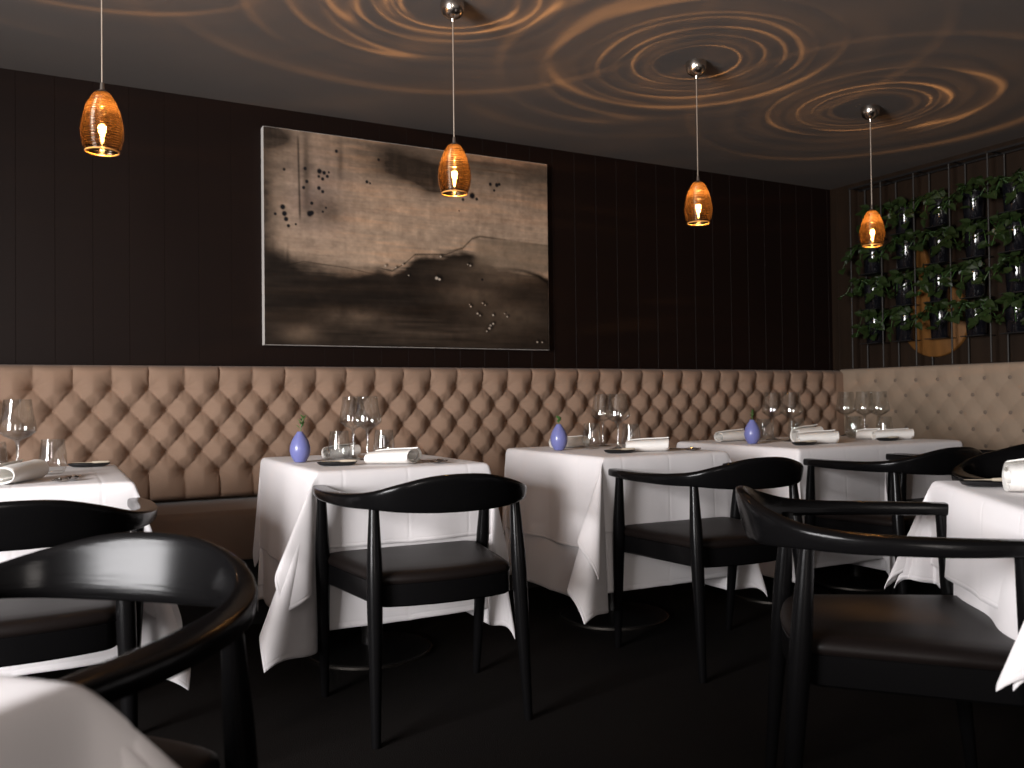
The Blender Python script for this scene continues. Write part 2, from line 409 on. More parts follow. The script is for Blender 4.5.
# ------------------------------------------------------------------ painting
def painting():
    x0, x1, z0, z1 = .94, 2.583, 1.248, 2.342
    p = empty('painting', ((x0 + x1) / 2, YW - .001, z0)); W = x1 - x0; Hh = z1 - z0
    tag(p, 'large abstract landscape canvas in beige and dark brown on the panelled wall', 'painting')
    MB().box(-W / 2, W / 2, -.048, 0, 0, Hh).build('stretched_canvas', M['canvas'], p, smooth=False)
    nx, ny = 520, 340
    U, V = np.meshgrid(np.linspace(0, 1, nx), np.linspace(0, 1, ny), indexing='ij')      # V from the top
    rng = np.random.RandomState(5)
    def vnoise(sx, sy, oct=4, seed=0):
        out = np.zeros(U.shape); a = 1; tot = 0
        for o_ in range(oct):
            r_ = np.random.RandomState(seed + o_); fx, fy = int(sx * 2 ** o_) + 2, int(sy * 2 ** o_) + 2
            g = r_.rand(fx + 1, fy + 1)
            x = U * (fx - 1); y = V * (fy - 1); xi = x.astype(int); yi = y.astype(int); fx_ = x - xi; fy_ = y - yi
            fx_ = fx_ ** 2 * (3 - 2 * fx_); fy_ = fy_ ** 2 * (3 - 2 * fy_)
            out += a * ((g[xi, yi] * (1 - fx_) + g[xi + 1, yi] * fx_) * (1 - fy_) + (g[xi, yi + 1] * (1 - fx_) + g[xi + 1, yi + 1] * fx_) * fy_)
            tot += a; a *= .55
        return out / tot
    n1 = vnoise(4, 5, 5, 1); n2 = vnoise(3, 22, 5, 20); n3 = vnoise(14, 14, 4, 40); n4 = vnoise(30, 5, 4, 60)
    sm = lambda a, b, x: (lambda t: t * t * (3 - 2 * t))(np.clip((x - a) / (b - a), 0, 1))
    def g2(u, v, su, sv): return np.exp(-((U - u) / su) ** 2 - ((V - v) / sv) ** 2)
    light = np.array([.47, .335, .235]); mid = np.array([.25, .165, .105]); dark = np.array([.020, .014, .010]); grey = np.array([.30, .25, .20])
    warm = np.array([.50, .29, .165])
    st1 = vnoise(5, 70, 3, 100); st2 = vnoise(70, 4, 3, 120); gr = vnoise(90, 90, 2, 140); n5 = vnoise(7, 9, 5, 160)
    # horizon line
    hx = [0, .06, .12, .29, .36, .41, .456, .49, .594, .663, .70, .74, .80, 1.0]
    hy = [.50, .56, .595, .615, .605, .625, .59, .545, .525, .50, .50, .52, .55, .60]
    hor = np.interp(U, hx, hy) + (n3 - .5) * .03 + (n5 - .5) * .05 + (st1 - .5) * .02
    soft = .03 + .05 * sm(.45, .2, U)
    t = sm(-.35, 1.0, (V - hor) / soft)
    col = light[None, None] * (0.62 + .55 * n2[..., None] + .35 * (st1[..., None] - .5))
    col = col * (1 - .62 * sm(.38, 0, V)[..., None] * (.25 + 1.1 * n1[..., None]))
    wm = (sm(.42, .72, n2 * .6 + st1 * .4) * .55 * sm(.1, .3, U))[..., None]; col = col * (1 - wm) + warm * wm
    gm = (.5 * g2(.16, .30, .11, .22) * (.4 + n5))[..., None]; col = col * (1 - gm) + np.array([.13, .10, .10]) * gm
    # dark paint: left border, top left knot, the dark cloud at the top, streaks to the right of it
    d = np.clip(1.0 * g2(-.01, .3, .055, .5) * (.5 + n5) + 1.5 * g2(.045, .045, .045, .045) * (.3 + n5 * 1.2) + 1.5 * g2(.50, .13, .13, .06) * (.2 + 1.3 * n2) + 1.0 * g2(.43, .06, .10, .07) * (.3 + n5)
                + 1.1 * g2(.57, .20, .06, .035) * n2 * 1.7 + .9 * g2(.20, .36, .07, .07) * n5 * 1.4 + .7 * g2(.13, .16, .012, .20) + .6 * g2(.24, .12, .012, .10) + .7 * g2(.75, .06, .25, .05) * st1 * 1.5
                + .4 * g2(.97, .12, .08, .14) + .5 * g2(.07, .62, .10, .10) * st2 * 1.6, 0, 1) * .95
    d = d * (.75 + .5 * (st1 * .5 + st2 * .5)); d = np.clip(d, 0, .97)
    col = col * (1 - d[..., None]) + dark * 1.2 * d[..., None]
    col = col * (.88 + .24 * gr[..., None]) * (.86 + .28 * st2[..., None])
    # lower ground
    low = dark[None, None] * .8 * (0.15 + 1.5 * n2[..., None] ** 2 + .8 * n3[..., None] ** 2 + .9 * st1[..., None] ** 2)
    br = np.clip(.75 * g2(.80, .60, .16, .055) * (.3 + n2) + .5 * g2(.68, .72, .11, .05) * (.3 + n1) + .42 * g2(.84, .84, .15, .10) * (.2 + 1.1 * n5) + .5 * g2(.27, .86, .10, .035) * n3 * 1.8 + .6 * g2(.11, .95, .06, .035) * (.3 + n5)
                 + .30 * g2(.50, .92, .3, .06) * st1, 0, 1)[..., None]
    low = low * (1 - br) + (mid * .62 + grey * .12) * br
    col = col * (1 - t[..., None]) + low * t[..., None]
    # the paler shore to the right, under a thin crest line
    sh = np.clip(sm(.69, .73, U) * sm(.425, .44, V) * sm(.60, .55, V - .09 * (U - .75)) * .75, 0, 1)[..., None]
    col = col * (1 - sh) + (np.array([.20, .145, .098]) * (.7 + .6 * n2[..., None])) * sh
    lv = np.interp(U, [.60, .663, .70, .73, .80, 1.0], [.515, .49, .435, .42, .425, .44])
    ln = np.exp(-((V - lv) / .006) ** 2) * sm(.57, .66, U) * (.35 + .65 * sm(.85, .74, U))
    col = col * (1 - .72 * ln[..., None])
    ln3 = np.exp(-((V - (np.interp(U, [.36, .41, .456, .49, .60, .66], [.615, .628, .585, .54, .525, .49]) + .008 * (n3 - .5))) / .004) ** 2) * sm(.34, .4, U) * sm(.68, .6, U)
    col = col * (1 - .75 * ln3[..., None])
    ln2 = np.exp(-((V - (np.interp(U, [.80, .90, .96, 1.0], [.575, .585, .605, .64]))) / .012) ** 2) * sm(.78, .95, U)
    col = col * (1 - .85 * ln2[..., None])
    ln4 = np.exp(-((V - (np.interp(U, [.05, .12, .25, .4], [.64, .61, .625, .66]) + .01 * (n5 - .5))) / .003) ** 2) * sm(.03, .1, U) * sm(.4, .3, U)
    col = col * (1 - .5 * ln4[..., None])
    # drops of paint
    for (u, v, r_) in [(q[0] - .008, q[1] - .022, q[2] * .85) for q in [(.18, .2, .009), (.195, .205, .007), (.205, .22, .006), (.19, .235, .006), (.178, .225, .005), (.21, .20, .004), (.135, .195, .006), (.14, .255, .006), (.178, .28, .007), (.19, .295, .006), (.13, .285, .006),
                       (.155, .355, .006), (.148, .405, .010), (.155, .40, .008), (.065, .385, .009), (.07, .415, .009), (.075, .44, .008), (.042, .42, .005), (.082, .47, .006), (.105, .46, .004), (.07, .21, .005), (.19, .39, .004), (.2, .37, .004), (.335, .225, .006), (.345, .23, .004),
                       (.235, .095, .006), (.375, .11, .005), (.78, .165, .007), (.795, .195, .005), (.815, .16, .006), (.805, .165, .008), (.71, .235, .012), (.675, .26, .006), (.727, .25, .006), (.745, .665, .005), (.66, .32, .003)]]:
        k = np.clip(np.exp(-(((U - u) / r_) ** 2 + ((V - v) / (r_ * 1.6)) ** 2) ** 2) * 1.3, 0, 1)[..., None]
        col = col * (1 - k) + np.array([.006, .006, .008]) * k
    for (u, v, r_) in [(q[0] - .008, q[1] - .025, q[2] * .8) for q in [(.575, .675, .010), (.585, .68, .008), (.59, .565, .006), (.43, .635, .004), (.455, .618, .004), (.395, .63, .005), (.70, .60, .006), (.69, .595, .004), (.775, .905, .008), (.77, .92, .008), (.785, .895, .006), (.76, .935, .005),
                       (.725, .845, .006), (.735, .855, .005), (.785, .85, .006), (.84, .855, .005), (.83, .84, .003), (.745, .79, .005), (.755, .80, .004), (.70, .81, .005), (.695, .80, .003), (.475, .67, .004), (.96, .985, .006), (.98, .985, .005)]]:
        kd = np.exp(-(((U - u - .006) / (r_ * 1.5)) ** 2 + ((V - v + .006) / (r_ * 2.2)) ** 2))[..., None]
        col = col * (1 - .8 * kd)
        k = np.clip(np.exp(-(((U - u) / (r_ * .7)) ** 2 + ((V - v) / (r_ * .9)) ** 2) ** 2), 0, 1)[..., None]
        col = col * (1 - k) + np.array([.62, .52, .42]) * k
    st = np.exp(-((U - (.105 + .012 * V)) / .0035) ** 2) * sm(.44, .38, V) * sm(.0, .06, V); col = col * (1 - .75 * st[..., None])
    col = np.clip(col, .004, .9); col = col * (.75 + .5 * vnoise(40, 30, 3, 200)[..., None])
    b = MB()
    ids = np.arange(nx * ny).reshape(nx, ny)
    b.v = [tuple(q) for q in np.stack([(U - .5) * (W - .003), np.full(U.shape, -.0492), (1 - V) * (Hh - .003) + .0015], -1).reshape(-1, 3).tolist()]
    b.f = [tuple(q) for q in np.stack([ids[:-1, :-1], ids[:-1, 1:], ids[1:, 1:], ids[1:, :-1]], -1).reshape(-1, 4).tolist()]
    m = mat('oil_paint', (.3, .2, .1), .5, spec=.18, bump=((25, 25, 90), .25, .002))
    a = m.node_tree.nodes.new('ShaderNodeAttribute'); a.attribute_name = 'paint'
    m.node_tree.links.new(a.outputs['Color'], m.node_tree.nodes['Principled BSDF'].inputs['Base Color'])
    o = b.build('painted_surface', m, p)
    ca = o.data.color_attributes.new('paint', 'FLOAT_COLOR', 'POINT')
    ca.data.foreach_set('color', np.concatenate([col, np.ones(U.shape + (1,))], -1).reshape(-1).astype(np.float32))
painting()

# ------------------------------------------------------------------ pendants
def pendant():
    p = empty('pendant_lamp', (0, 0, 0))
    # canopy
    MB().lathe([(.001, 0), (.046, 0), (.047, -.012), (.045, -.030), (.037, -.047), (.022, -.058), (.009, -.063), (.006, -.074), (.001, -.074)], 32).build('canopy', M['chrome'], p)
    MB().tube([(0, 0, -.05), (0, 0, -.515)], .0022, 8).build('cord', M['cord'], p)
    hold = MB(); hold.lathe([(.001, -.505), (.006, -.508), (.0075, -.529), (.018, -.535), (.019, -.546), (.014, -.552), (.014, -.575), (.001, -.576)], 24).build('lamp_holder', M['chrome'], p)
    prof = []; n = 110; z0, z1 = -.537, -.719
    key = [(0, .021), (.03, .025), (.12, .0355), (.25, .0460), (.4, .0545), (.55, .0597), (.66, .0612), (.78, .0595), (.9, .0545), (1, .0475)]
    for i in range(n + 1):
        t = i / n; r = np.interp(t, [k[0] for k in key], [k[1] for k in key]); prof.append((t, r))
    m = 72; rs = []
    for t, r in prof:
        ring = []
        for j in range(m):
            th = 2 * PI * j / m
            q = r + .0016 * math.sin(2 * PI * t * 24 + th + 1.3 * math.sin(2 * th + t * 9)) * min(1, t * 8)
            ring.append((q * math.cos(th), q * math.sin(th), z0 + (z1 - z0) * t))
        rs.append(ring)
    b = MB(); b.rings(rs, cap=False); s = b.build('glass_shade', M['shade'], p, angle=80)
    b = MB(); q = []
    for j in range(48): q.append((.0475 * math.cos(2 * PI * j / 48), .0475 * math.sin(2 * PI * j / 48), z1))
    rr_ = [[(c[0] * (1 + .0026 / .0475 * math.cos(a)), c[1] * (1 + .0026 / .0475 * math.cos(a)), c[2] + .0026 * math.sin(a)) for a in [2 * PI * k / 8 for k in range(8)]] for c in q]
    rr_.append(rr_[0]); b.rings(rr_, cap=False); b.build('shade_rim', M['rim'], s)
    g = MB(); g.lathe([(.012, -.572), (.0155, -.585), (.0165, -.60), (.0165, -.685), (.013, -.697), (.001, -.702)], 20, cap=False); bu = g.build('bulb', M['glass'], p)
    fl = MB(); fl.lathe([(.001, -.6335), (.0060, -.635), (.0105, -.640), (.0120, -.648), (.0105, -.657), (.0065, -.667), (.0042, -.682), (.0038, -.692), (.001, -.694)], 14)
    fl.build('filament', M['filament'], bu)
    return p
def rim_mat():
    return mat('amber_rim', (.75, .36, .10), .18, spec=.6)
M['rim'] = rim_mat()
P0 = None
PL = [(.143, 2.90, 'left end of the row, hanging clear of the dark wall'), (1.336, 2.928, 'hanging in front of the painting'), (2.543, 2.97, 'hanging between the painting and the plant rack'), (3.755, 3.036, 'hanging beside the plant rack')]
for i, (x, y, t) in enumerate(PL):
    p = pendant() if i == 0 else copy_tree(P0)
    if i == 0: P0 = p
    p.location = (x, y, ZC); p.rotation_euler.z = i * 1.9
    tag(p, 'amber ribbed glass pendant lamp ' + t, 'lamp', 'pendant lamps over the tables')
    for kind, en in (('SPOT', 54), ('POINT', 10)):        # added upward spot strengthens the ceiling rings; weak point light for the rest
        l = bpy.data.lights.new('lamp_light', kind); l.energy = en; l.color = (1, .56, .24); l.shadow_soft_size = .0009
        lo = bpy.data.objects.new('lamp_light', l); COL.objects.link(lo); lo.location = (x, y, ZC - .622)
        if kind == 'SPOT': l.spot_size = R(178); l.spot_blend = .8; lo.rotation_euler = (PI, 0, 0)

# ------------------------------------------------------------------ tables and cloths
TZ = .732
def table(x, y, rz, a, bb, label):
    t = empty('dining_table', (x, y, 0), rz)
    tag(t, label, 'table', 'cloth covered restaurant tables')
    MB().box(-a, a, -bb, bb, TZ - .03, TZ - .004).build('tabletop', M['basem'], t, smooth=False, bevel=.004)
    MB().lathe([(.03, .02), (.03, TZ - .03)], 20).build('column', M['basem'], t)
    MB().lathe([(.001, .0), (.235, .0), (.238, .006), (.232, .012), (.12, .018), (.05, .03), (.001, .03)], 40).build('base', M['basem'], t)
    MB().lathe([(.236, .0), (.243, .0), (.243, .009), (.236, .009)], 48, cap=False).build('base_rim', M['chrome'], t)
    return t
def loop_dir(f, k, bias):
    """f in 0..1 around a corner; returns (tilt dx,dy) on the unit sphere tangent plane (lemniscate petal)"""
    # arc-length table of the petal r = sin(2a)
    A = np.linspace(PI / 2, 0, 200); r = np.sin(2 * A); X = r * np.cos(A); Y = r * np.sin(A)
    s = np.concatenate([[0], np.cumsum(np.hypot(np.diff(X), np.diff(Y)))]); s /= s[-1]
    return np.interp(f, s, X) * .6485 * k, np.interp(f, s, Y) * .6485 * k
def cloth(name, x, y, rz, a, bb, La, Lb, ztop, label, seed, off=0, lo=None, k=.12, wave=1.0, bias={}, pn=2.0, group='white cloths on the tables', step=.014):
    """square-cut cloth: half sizes a+La, bb+Lb; hangs over the table edge, with a cone fold at every corner"""
    rn = random.Random(seed)
    r_ = .012
    def axis(h, L):
        inner = list(np.linspace(-h, h, int(2 * h / .03) + 1))
        e = [h + L * (i / int(L / step)) for i in range(1, int(L / step) + 1)]
        fine = [h + q for q in (.004, .009)]
        e = sorted(set([round(q, 4) for q in fine + e]))
        return [-q for q in reversed(e)] + [round(q, 4) for q in inner] + e
    us, vs_ = axis(a, La), axis(bb, Lb)
    ph = [rn.uniform(0, 6.28) for _ in range(24)]
    def out(s): return r_ * (1 - math.exp(-s / r_)) + off * min(1, s / .02)
    def down(s): return max(0, s - r_ * (1 - math.exp(-s / r_)))
    pts = []
    for u in us:
        for v in vs_:
            du, dv = abs(u) - a, abs(v) - bb; su, sv = (1 if u >= 0 else -1), (1 if v >= 0 else -1)
            if du <= 1e-6 and dv <= 1e-6:
                wv = .0012 * mnoise.noise((u * 6 + seed, v * 6, 0)); pts.append((u, v, ztop + wv)); continue
            du, dv = max(du, 0), max(dv, 0)
            if du > 1e-6 and dv > 1e-6:
                rho = (du ** pn + dv ** pn) ** (1 / pn); fi = math.atan2(dv, du) / (PI / 2)
                kk, bx, by = bias.get((su, sv), (k, 0, 0))
                ox, oy = loop_dir(fi, kk, 0)
                env = math.sin(PI * fi) ** .8
                ox += bx * env; oy += by * env            # lean in x / y of the whole fold
                ripple = .055 * math.sin(fi * 4 * PI + ph[2]) * math.sin(PI * fi) * wave
                ox += ripple; oy -= ripple
                tilt = min(1.1, math.hypot(ox, oy)); n = max(1e-6, math.hypot(ox, oy))
                sag = 1.0
                hx, hy = ox / n * math.sin(tilt), oy / n * math.sin(tilt)
                o_, d_ = out(rho), down(rho)
                px = a + o_ * math.cos(fi * PI / 2) + d_ * hx; py = bb + o_ * math.sin(fi * PI / 2) + d_ * hy
                pts.append((su * px, sv * py, ztop - d_ * math.cos(tilt)))
            elif du > 1e-6:
                s = du; amp = .020 * wave * min(1, s / .35) ** 1.3
                edge = min(1, (bb - abs(v)) / .10)
                wv = amp * edge * (.6 + .5 * math.sin(v * 13 + ph[0 if su > 0 else 1]) + .5 * math.sin(v * 23 + ph[3 if su > 0 else 4]))
                pts.append((su * (a + out(s) + max(-.004, wv)), v, ztop - down(s)))
            else:
                s = dv; amp = .020 * wave * min(1, s / .35) ** 1.3
                edge = min(1, (a - abs(u)) / .10)
                wv = amp * edge * (.6 + .5 * math.sin(u * 14 + ph[5 if sv > 0 else 6]) + .5 * math.sin(u * 25 + ph[7 if sv > 0 else 8]))
                pts.append((u, sv * (bb + out(s) + max(-.004, wv)), ztop - down(s)))
    if lo is not None: pts = [(p[0], p[1], max(lo, p[2])) for p in pts]
    nv = len(vs_); b = MB(); b.v = pts
    for i in range(len(us) - 1):
        for j in range(nv - 1):
            q = (i * nv + j, (i + 1) * nv + j, (i + 1) * nv + j + 1, i * nv + j + 1)
            if us[i] * vs_[j] > 0: b.f += [(q[0], q[1], q[2]), (q[0], q[2], q[3])]      # split along the fold
            else: b.f += [(q[0], q[1], q[3]), (q[1], q[2], q[3])]
    o = b.build(name, M['cloth'], angle=80)
    uvl = o.data.uv_layers.new(name='UVMap')
    for lp in o.data.loops:
        i, j = divmod(lp.vertex_index, nv)
        uvl.data[lp.index].uv = ((us[i] + a + La) / (2 * (a + La)), (vs_[j] + bb + Lb) / (2 * (bb + Lb)))
    smo = o.modifiers.new('soft', 'SMOOTH'); smo.factor = .5; smo.iterations = 5
    sol = o.modifiers.new('thickness', 'SOLIDIFY'); sol.thickness = .0016; sol.offset = -1
    o.location = (x, y, 0); o.rotation_euler.z = rz
    return tag(o, label, 'tablecloth', group)

TB = {   # x, y, rz, a, b
    1: (-.095, 3.20, 0, .300, .400), 2: (1.085, 3.215, 0, .300, .405), 3: (2.195, 3.170, 0, .300, .385),
    4: (3.135, 3.115, 0, .268, .395), 5: (3.682, 3.115, 0, .268, .395)}
where = {1: 'under the left end of the painting wall, cut off by the photo edge', 2: 'below the painting with one blue vase', 3: 'in the middle of the wall row', 4: 'near the corner, with a blue vase', 5: 'in the corner by the beige banquette'}
DR = {2: {(-1, -1): (.72, .06, -.10), (1, -1): (.3, 0, -.05)}, 3: {(-1, -1): (.78, .04, -.10), (1, -1): (.35, .12, -.08)}, 1: {(1, -1): (.4, .08, -.08)}}
for i, (x, y, rz, a, bb) in TB.items():
    table(x, y, rz, a, bb, {1: 'white clothed table at the left edge below the bare wall', 2: 'white clothed table with a blue vase under the painting', 3: 'white clothed table in the middle of the banquette row', 4: 'white clothed table second from the corner, joined to the corner table', 5: 'white clothed corner table with three wine glasses'}[i])
    pair = i in (4, 5)
    bi = dict(DR.get(i, {}))
    La_o, La_u = (.35, .60) if not pair else (.35, .60)
    inner = {4: 1, 5: -1}.get(i)
    cloth('under_cloth', x, y, rz, a, bb, .60, .54, TZ, {1: 'long white under cloth of the table at the left edge', 2: 'long white under cloth showing below the short cloth on the table under the painting', 3: 'long white under cloth of the middle wall table', 4: 'long white under cloth of the table next to the corner table', 5: 'long white under cloth of the corner table'}[i], 10 + i, off=.001, lo=.02, bias=bi, group='long under cloths', pn=5.0, wave=.4 if not pair else .25, k=.10)
    cloth('tablecloth', x, y, rz, a + .003, bb + .003, .39, .275 if i == 2 else .31, TZ + .004, {1: 'white tablecloth on the table at the left edge', 2: 'white tablecloth with a pointed corner fold on the table under the painting', 3: 'white tablecloth with a squared corner fold on the middle wall table', 4: 'white tablecloth on the table next to the corner table', 5: 'white tablecloth on the corner table by the beige banquette'}[i], 30 + i, off=.008, bias=bi, wave=.8 if not pair else .3, k=.10)

# the two turned tables near the camera
A6 = R(51)
def from_corner(cx, cy, d1, l1, d2, l2):
    return cx + math.cos(d1) * l1 / 2 + math.cos(d2) * l2 / 2, cy + math.sin(d1) * l1 / 2 + math.sin(d2) * l2 / 2
x6, y6 = from_corner(2.085, 1.487, R(231), .78, R(-39), .78)
x7, y7 = from_corner(.002, .806, R(133), .70, R(223), .70)
for (n, x, y, rz, a, l1, l2, l3, bi) in ((6, x6, y6, R(-39), .39, 'white clothed table standing at an angle at the right edge', 'white tablecloth on the angled table at the right edge', 'long white under cloth of the angled table at the right edge', {(-1, -1): (.3, .30, .22), (-1, 1): (.4, .15, -.10)}),
                                (7, x7, y7, R(43), .35, 'white clothed table in the bottom left corner close to the camera', 'white tablecloth in the bottom left corner of the view', 'long white under cloth of the table in the bottom left corner', {(1, -1): (.6, .22, .22)})):
    table(x, y, rz, a, a, l1)
    cloth('under_cloth', x, y, rz, a, a, .60 if n == 7 else .29, .60 if n == 7 else .29, TZ, l3, 50 + n, off=.001, lo=.02, bias=bi, group='long under cloths', pn=5.0)
    cloth('tablecloth', x, y, rz, a + .003, a + .003, .34 if n == 7 else .245, .34 if n == 7 else .245, TZ + .004, l2, 70 + n, off=.008, bias=bi)

# ------------------------------------------------------------------ chairs
def catmull(P, n):
    P = [Vector(p) for p in P]; P = [P[0] * 2 - P[1]] + P + [P[-1] * 2 - P[-2]]; out = []
    m = len(P) - 3
    for i in range(n + 1):
        t = i / n * m; k = min(int(t), m - 1); t -= k; a, b_, c, d = P[k:k + 4]
        out.append(.5 * ((2 * b_) + (c - a) * t + (2 * a - 5 * b_ + 4 * c - d) * t * t + (3 * b_ - a - 3 * c + d) * t ** 3))
    return out
def make_chair():
    c = empty('dining_chair')
    # one bent rail: flat arms that twist up into the tall back. columns: x, y, z centre, half width, half height, lean (deg)
    half = [(-.280, .245, .678, .020, .0140, 0), (-.290, .15, .677, .0265, .0155, 0), (-.296, .06, .676, .0275, .0165, 2), (-.291, -.04, .676, .0250, .0175, 4), (-.273, -.135, .677, .0215, .0195, 7),
            (-.235, -.222, .682, .0180, .0245, 9), (-.173, -.283, .690, .0150, .0390, 11), (-.087, -.314, .698, .0130, .0525, 12), (0, -.323, .700, .0125, .0560, 12)]
    full = half + [(-p[0],) + p[1:] for p in reversed(half[:-1])]
    n = 96
    pos = catmull([p[:3] for p in full], n)
    hw = [v.x for v in catmull([(p[3], 0, 0) for p in full], n)]; hh = [v.x for v in catmull([(p[4], 0, 0) for p in full], n)]; ln = [v.x for v in catmull([(p[5], 0, 0) for p in full], n)]
    rs = []
    for i, p in enumerate(pos):
        d = (pos[min(i + 1, n)] - pos[max(i - 1, 0)]); d.z = 0; d.normalize()
        o = Vector((d.y, -d.x, 0))           # outward for this winding
        if o.dot(Vector((p.x, p.y + .0, 0))) < 0: o = -o
        L_ = R(ln[i]); wdir = o * math.cos(L_) - Vector((0, 0, 1)) * math.sin(L_); hdir = Vector((0, 0, 1)) * math.cos(L_) + o * math.sin(L_)
        e = 2 / 4.2; ring = []
        endk = min(1, .55 + .45 * min(i, n - i) / 2.0)
        for k in range(24):
            a = 2 * PI * k / 24; ca, sa = math.cos(a), math.sin(a)
            ring.append(p + wdir * (hw[i] * endk * math.copysign(abs(ca) ** e, ca)) + hdir * (hh[i] * endk * math.copysign(abs(sa) ** e, sa)))
        rs.append(ring)
    b = MB(); b.rings(rs); b.build('arm_and_back_rail', M['rail_wood'], c, angle=50)
    def leg(p0, p1, prof):
        P = [Vector(p0).lerp(Vector(p1), t) for t, _ in prof]; b = MB(); b.tube(P, [r for _, r in prof], 18); return b.build('leg', M['black'], c)
    pf = [(0, .0130), (.15, .0155), (.35, .0190), (.55, .0222), (.66, .0232), (.75, .0222), (.88, .0180), (.97, .0150), (1, .0145)]
    for s in (-1, 1):
        leg((s * .268, .222, 0), (s * .287, .165, .668), pf)
        leg((s * .236, -.262, 0), (s * .222, -.210, .672), pf)
    # seat frame: a tapered outline with bowed back
    def outline(gr, n=10):
        pts = []
        fx, fy, bx, by = .268 + gr, .222 + gr, .215 + gr, -.222 - gr
        def arc(cx, cy, r, a0, a1):
            for k in range(n + 1):
                a = R(a0 + (a1 - a0) * k / n); pts.append((cx + r * math.cos(a), cy + r * math.sin(a)))
        arc(fx - .03, fy - .03, .03, 0, 90); arc(-fx + .03, fy - .03, .03, 90, 180)
        arc(-bx + .05, by + .05, .05, 180, 250)
        for k in range(1, 8):
            t = k / 8; x = -bx + .035 + (2 * bx - .07) * t; pts.append((x, by - .022 * math.sin(PI * t)))
        arc(bx - .05, by + .05, .05, 290, 360)
        return pts
    def slab(levels):
        return [[(x, y, z) for x, y in outline(g)] for g, z in levels]
    b = MB(); b.rings(slab([(-.006, .372), (0, .378), (0, .436), (-.004, .440)])); b.build('seat_frame', M['black'], c)
    def dome(levels):
        base = outline(0); return [[(x * k, y * k - .0 * k, z) for x, y in base] for k, z in levels]
    b = MB(); lev = [(.98, .436), (1.005, .441), (1.012, .450), (1.0, .461), (.96, .4685), (.88, .473), (.7, .4745), (.4, .4735), (.15, .473), (.02, .473)]
    b.rings(dome(lev)); o = b.build('seat_cushion', M['leather'], c, angle=70)
    return c
CH = make_chair()
CHAIRS = [(-.065, 2.515, 90, 'black round-backed dining chair at the table on the left edge'),
          (1.047, 2.560, 87, 'black round-backed dining chair at the table under the painting'),
          (2.192, 2.532, 87, 'black round-backed dining chair at the middle wall table'),
          (3.175, 2.500, 88, 'black round-backed dining chair at the table beside the corner table'),
          (3.700, 2.500, 87, 'black round-backed dining chair at the corner table'),
          (1.660, 1.297, -41, 'black round-backed dining chair pulled up to the angled table, its whole brown leather seat showing'),
          (-.078, 1.285, 227, 'black round-backed dining chair close to the camera with its inner back lit'),
          (2.97, 1.68, 231, 'black round-backed dining chair half hidden behind the angled table at the right edge')]
for i, (x, y, a, lb) in enumerate(CHAIRS):
    o = CH if i == 0 else copy_tree(CH)
    o.location = (x, y, 0); o.rotation_euler.z = R(a - 90)
    tag(o, lb, 'chair', 'black dining chairs')

# ------------------------------------------------------------------ table settings
ZT_ = TZ + .0062
def wineglass_proto():
    t = empty('wine_glass')
    b = MB(); b.lathe([(.012, .116), (.036, .128), (.0540, .143), (.0552, .150), (.0505, .175), (.0445, .205), (.0395, .243), (.0387, .2435), (.0380, .243), (.0433, .205), (.0493, .175), (.0537, .150), (.0525, .1445), (.035, .130), (.011, .119), (.0005, .118)], 40, cap=False)
    b.build('bowl', M['glass'], t)
    b = MB(); b.lathe([(.0005, .0), (.040, .0), (.0405, .0012), (.036, .0022), (.018, .0055), (.007, .012), (.0042, .025), (.0038, .06), (.0042, .095), (.007, .110), (.012, .117), (.0005, .1175)], 32, cap=False)
    b.build('stem', M['stem'], t)
    return t
def tumbler_proto():
    b = MB(); b.lathe([(.0005, 0), (.026, 0), (.033, .004), (.0405, .022), (.0425, .040), (.040, .070), (.0345, .112), (.0338, .1127), (.0330, .112), (.0385, .070), (.0410, .040), (.039, .024), (.031, .009), (.0005, .007)], 36, cap=False)
    return b.build('tumbler', M['glass'])
WG, TU = wineglass_proto(), tumbler_proto()
used = {}
def put(proto, x, y, rz, label, cat, group, z=ZT_):
    k = proto.name
    if k not in used: o = proto; used[k] = 1
    else: o = copy_tree(proto)
    o.location = (x, y, z); o.rotation_euler.z = rz
    return tag(o, label, cat, group)
for x, y, lb in [(-.09, 3.12, 'tall wine glass on the table at the left edge'),
                 (1.055, 3.30, 'farther of the two tall wine glasses on the table under the painting'), (1.080, 3.20, 'nearer of the two tall wine glasses on the table under the painting'),
                 (2.292, 3.375, 'left wine glass of the pair on the middle wall table'), (2.214, 3.143, 'right wine glass of the pair on the middle wall table, by the napkin'),
                 (3.30, 3.30, 'left wine glass of the pair on the table with the vase near the corner'), (3.255, 3.128, 'right wine glass of the pair on the table with the vase near the corner'),
                 (3.915, 3.36, 'leftmost of the three wine glasses on the corner table'), (3.905, 3.23, 'middle one of the three wine glasses on the corner table'), (3.872, 3.11, 'rightmost of the three wine glasses on the corner table, by the folded napkin')]:
    put(WG, x, y, random.random() * 6, lb, 'glass', 'tall wine glasses')
